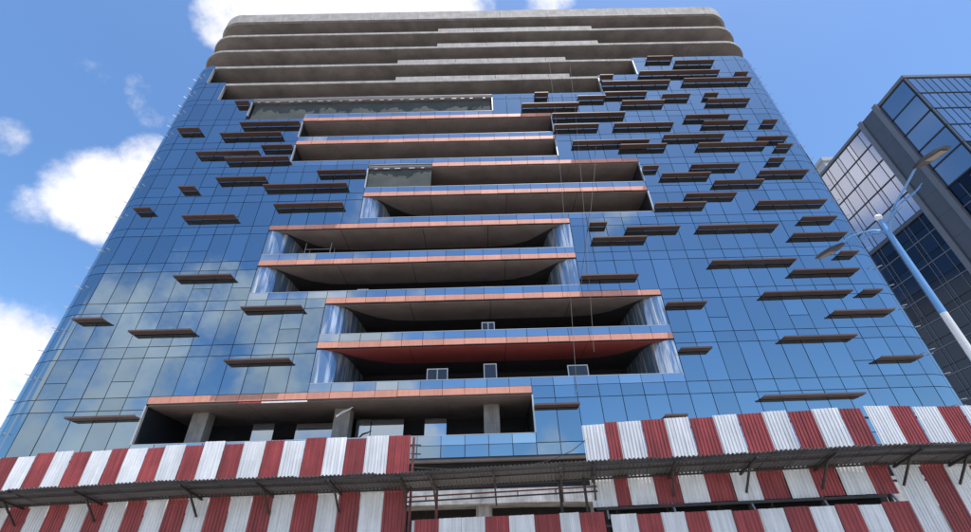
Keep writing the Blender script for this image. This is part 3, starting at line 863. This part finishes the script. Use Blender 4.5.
for i in range(17):
    zt, zb = OT-.9-i*FH, OT-.9-(i+1)*FH
    if zb < .2: break
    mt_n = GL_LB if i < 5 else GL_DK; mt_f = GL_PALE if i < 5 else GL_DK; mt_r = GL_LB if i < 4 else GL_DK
    for ys, mt in ((near if i >= 5 else [near[0], near[-1]], mt_n), (far, mt_f)):
        for a, c in zip(ys[:-1], ys[1:]):
            cells = [(zb+.28, zt-.02)] if i < 5 else [(zb+.16, zb+1.25), (zb+1.35, zt-.02)]
            for za, zc in cells:
                if i < 9:
                    q = MB(); dx = random.uniform(-.006, .006)
                    V = [(OX+dx, a+.06, za), (OX-dx, c-.06, za), (OX-dx, c-.06, zc), (OX+dx, a+.06, zc)]
                    V += [(x+.04, y, z) for x, y, z in V]
                    q.add(V, [(3,2,1,0),(4,5,6,7),(1,5,4,0),(2,6,5,1),(3,7,6,2),(0,4,7,3)]); op(q.build('window_pane', mt))
                else: deep.box((OX, a+.06, za), (OX+.04, c-.06, zc))
    b = MB(); b.box((OX-.10, OY-.10, zb), (OX+.11, 48.79, zb+.15)); b.box((OX-.10, 53.31, zb), (OX+.11, OY+LF, zb+.15)); op(b.build('floor_band', O_MUL if i >= 5 else O_DARK))
    for a, c in zip(front[:-1], front[1:]):
        if i < 7 and a < OX+13:
            q = MB(); q.box((a+.05, OY, zb+.2), (c-.05, OY+.04, zt-.02)); op(q.build('window_pane', mt_r))
        else: deep.box((a+.05, OY, zb+.2), (c-.05, OY+.04, zt-.02))
    b = MB(); b.box((OX+.12, OY-.10, zb), (OX+RF, OY+.11, zb+.15)); op(b.build('floor_band', O_MUL if i >= 4 else O_DARK))
tag(op(deep.build('window_pane', GL_DK)), kind='stuff')
b = MB(); b.box((OX-.3, 53.31, OT-.9-5*FH-.55), (OX+.11, OY+LF, OT-.9-5*FH-.01)); op(b.build('storey_ledge', O_GREY2))

# far roof behind, seen between the two buildings
p = at_y(827, 156, 92); q = at_y(818, 162, 92); r_ = at_y(838, 158, 92)
fb = empty('distant_block', (p.x, 92, 0), label='pale far tower top peeping between the glass tower and office block', cat='building')
b = MB(); b.box((-2.2, 0, 0), (3.0, 6, p.z-1.6)); b.build('wall', mat('distant_grey', (.33, .36, .40), .7, var=.08), fb)
b = MB(); b.ext([(-1.6, .4), (2.4, .4), (2.4, 5), (-1.6, 5)], p.z-1.6, p.z); b.build('plant_room', MATS['distant_grey'], fb)
b = MB(); b.box((-2.4, -.2, p.z-2.2), (3.2, 6.2, p.z-1.598)); b.build('roof_coping', CONC_L, fb)

# ------------------------------------------------------------------ street lamp
LX, LY = 9.96, 8.6
la = empty('street_lamp', (LX, LY, .13), label='double-headed street lamp on a pole painted blue above white', cat='street lamp')
def lt(pts): return [(x-LX, y-LY, z-.13) for x, y, z in pts]
b = MB(); b.tube(lt([(LX, LY, .13), (LX, LY, 3.5), (LX, LY, 5.95)]), [.085, .078, .068], 16); b.build('lower_pole', PAINT_WHITE, la, True)
b = MB(); b.tube(lt([(LX, LY, 5.95), (LX, LY, 8.25)]), [.067, .055], 16); b.build('upper_pole', PAINT_BLUE, la, True)
b = MB(); b.tube(lt([(LX, LY, .13), (LX, LY, .45), (LX, LY, .55)]), [.2, .19, .12], 16); b.build('pole_base', PAINT_WHITE, la)
b = MB(); b.tube(lt([(LX, LY, 8.2), (LX, LY, 8.45), (LX, LY, 8.62)]), [.06, .035, .03], 10); b.build('finial_stem', PAINT_BLUE, la, True)
b = MB(); V = []
b.tube(lt([(LX, LY, 8.56+.16*(1-math.cos(math.pi*i/8))/2*1.0) for i in range(9)]), [max(.004, .085*math.sin(math.pi*i/8)) for i in range(9)], 12); b.build('finial_ball', PAINT_WHITE, la, True)
def at_x(px, py):
    d = ray(px, py); k = LX/d.x; v = EYE+d*k; return (v.x, v.y, v.z)
def lamp_arm(ox, oy, arm_px, tines, yl0, zl0, yl1, zl1):
    P = [at_x(ox+x/6.044, oy+y/6.044) for x, y in arm_px]
    P = [(LX, LY, 8.12)]+P+[(LX, yl0, zl0)]
    for it in range(2):       # round the bends
        Q = [P[0]]
        for a, c in zip(P[:-1], P[1:]):
            a, c = Vector(a), Vector(c); Q += [tuple(a.lerp(c, .25)), tuple(a.lerp(c, .75))]
        P = Q+[P[-1]]
    n = len(P)
    arm = MB(); arm.tube(lt(P), [.030-.010*i/n for i in range(n)], 8); arm.build('arm', PAINT_BLUE, la, True)
    for r_, tn in enumerate(tines):
        T = [at_x(ox+x/6.044, oy+y/6.044) for x, y in tn]
        for it in range(2):
            Q = [T[0]]
            for a, c in zip(T[:-1], T[1:]):
                a, c = Vector(a), Vector(c); Q += [tuple(a.lerp(c, .25)), tuple(a.lerp(c, .75))]
            T = Q+[T[-1]]
        T = [(x+.02*(r_-1.5), y, z) for x, y, z in T]
        c = MB(); c.tube(lt(T), [.017-.010*i/len(T) for i in range(len(T))], 6); c.build('spray_rod', PAINT_BLUE, la, True)
    # lantern: tapered housing with a pale lens let into its underside
    d = Vector((0, yl1-yl0, zl1-zl0)); ln = d.length; d.normalize(); up = Vector((0, -d.z, d.y)) if d.y > 0 else Vector((0, d.z, -d.y))
    base = Vector((LX, yl0, zl0)); X = Vector((1, 0, 0))
    secs = [(-.06, .035, -.02, .03), (.12, .07, -.035, .05), (.30, .125, -.035, .065), (.75, .13, -.03, .055), (1.0, .09, -.015, .03)]
    V, F = [], []
    for t, w, lo, hi in secs:
        c0 = base+d*ln*t
        V += [c0-X*w+up*lo, c0+X*w+up*lo, c0+X*w*.8+up*hi, c0-X*w*.8+up*hi]
    for i in range(len(secs)-1):
        for k in range(4): F.append((i*4+k, i*4+(k+1) % 4, i*4+4+(k+1) % 4, i*4+4+k))
    F += [(3,2,1,0), tuple(len(secs)*4-4+k for k in range(4))]
    h = link('lamp_head', lt([tuple(v) for v in V]), F, LAMP_GREY, la)
    V = [base+d*ln*t+X*w+up*z for z in (-.045, -.028) for t, w in ((.40, -.095), (.40, .095), (.88, .08), (.88, -.08))]
    link('lens', lt([tuple(v) for v in V]), [(0,1,2,3),(7,6,5,4),(0,4,5,1),(1,5,6,2),(2,6,7,3),(3,7,4,0)], LENS, h)
lamp_arm(811, 140, [(475,470),(515,375),(570,285)],
         [[(465,505),(520,410),(580,360),(640,320)],[(466,503),(525,395),(600,345),(652,298)],[(467,500),(530,385),(610,330),(660,282)],[(468,498),(530,375),(620,315),(662,262)],[(462,510),(500,440),(545,400)]],
         7.2, 8.93, 6.46, 8.78)
lamp_arm(811, 220, [(400,60),(320,72),(220,108)],
         [[(440,75),(370,78),(300,110),(215,168)],[(440,77),(372,84),(310,112),(240,162)],[(440,79),(378,88),(330,108),(262,158)]],
         9.86, 8.77, 10.84, 8.98)
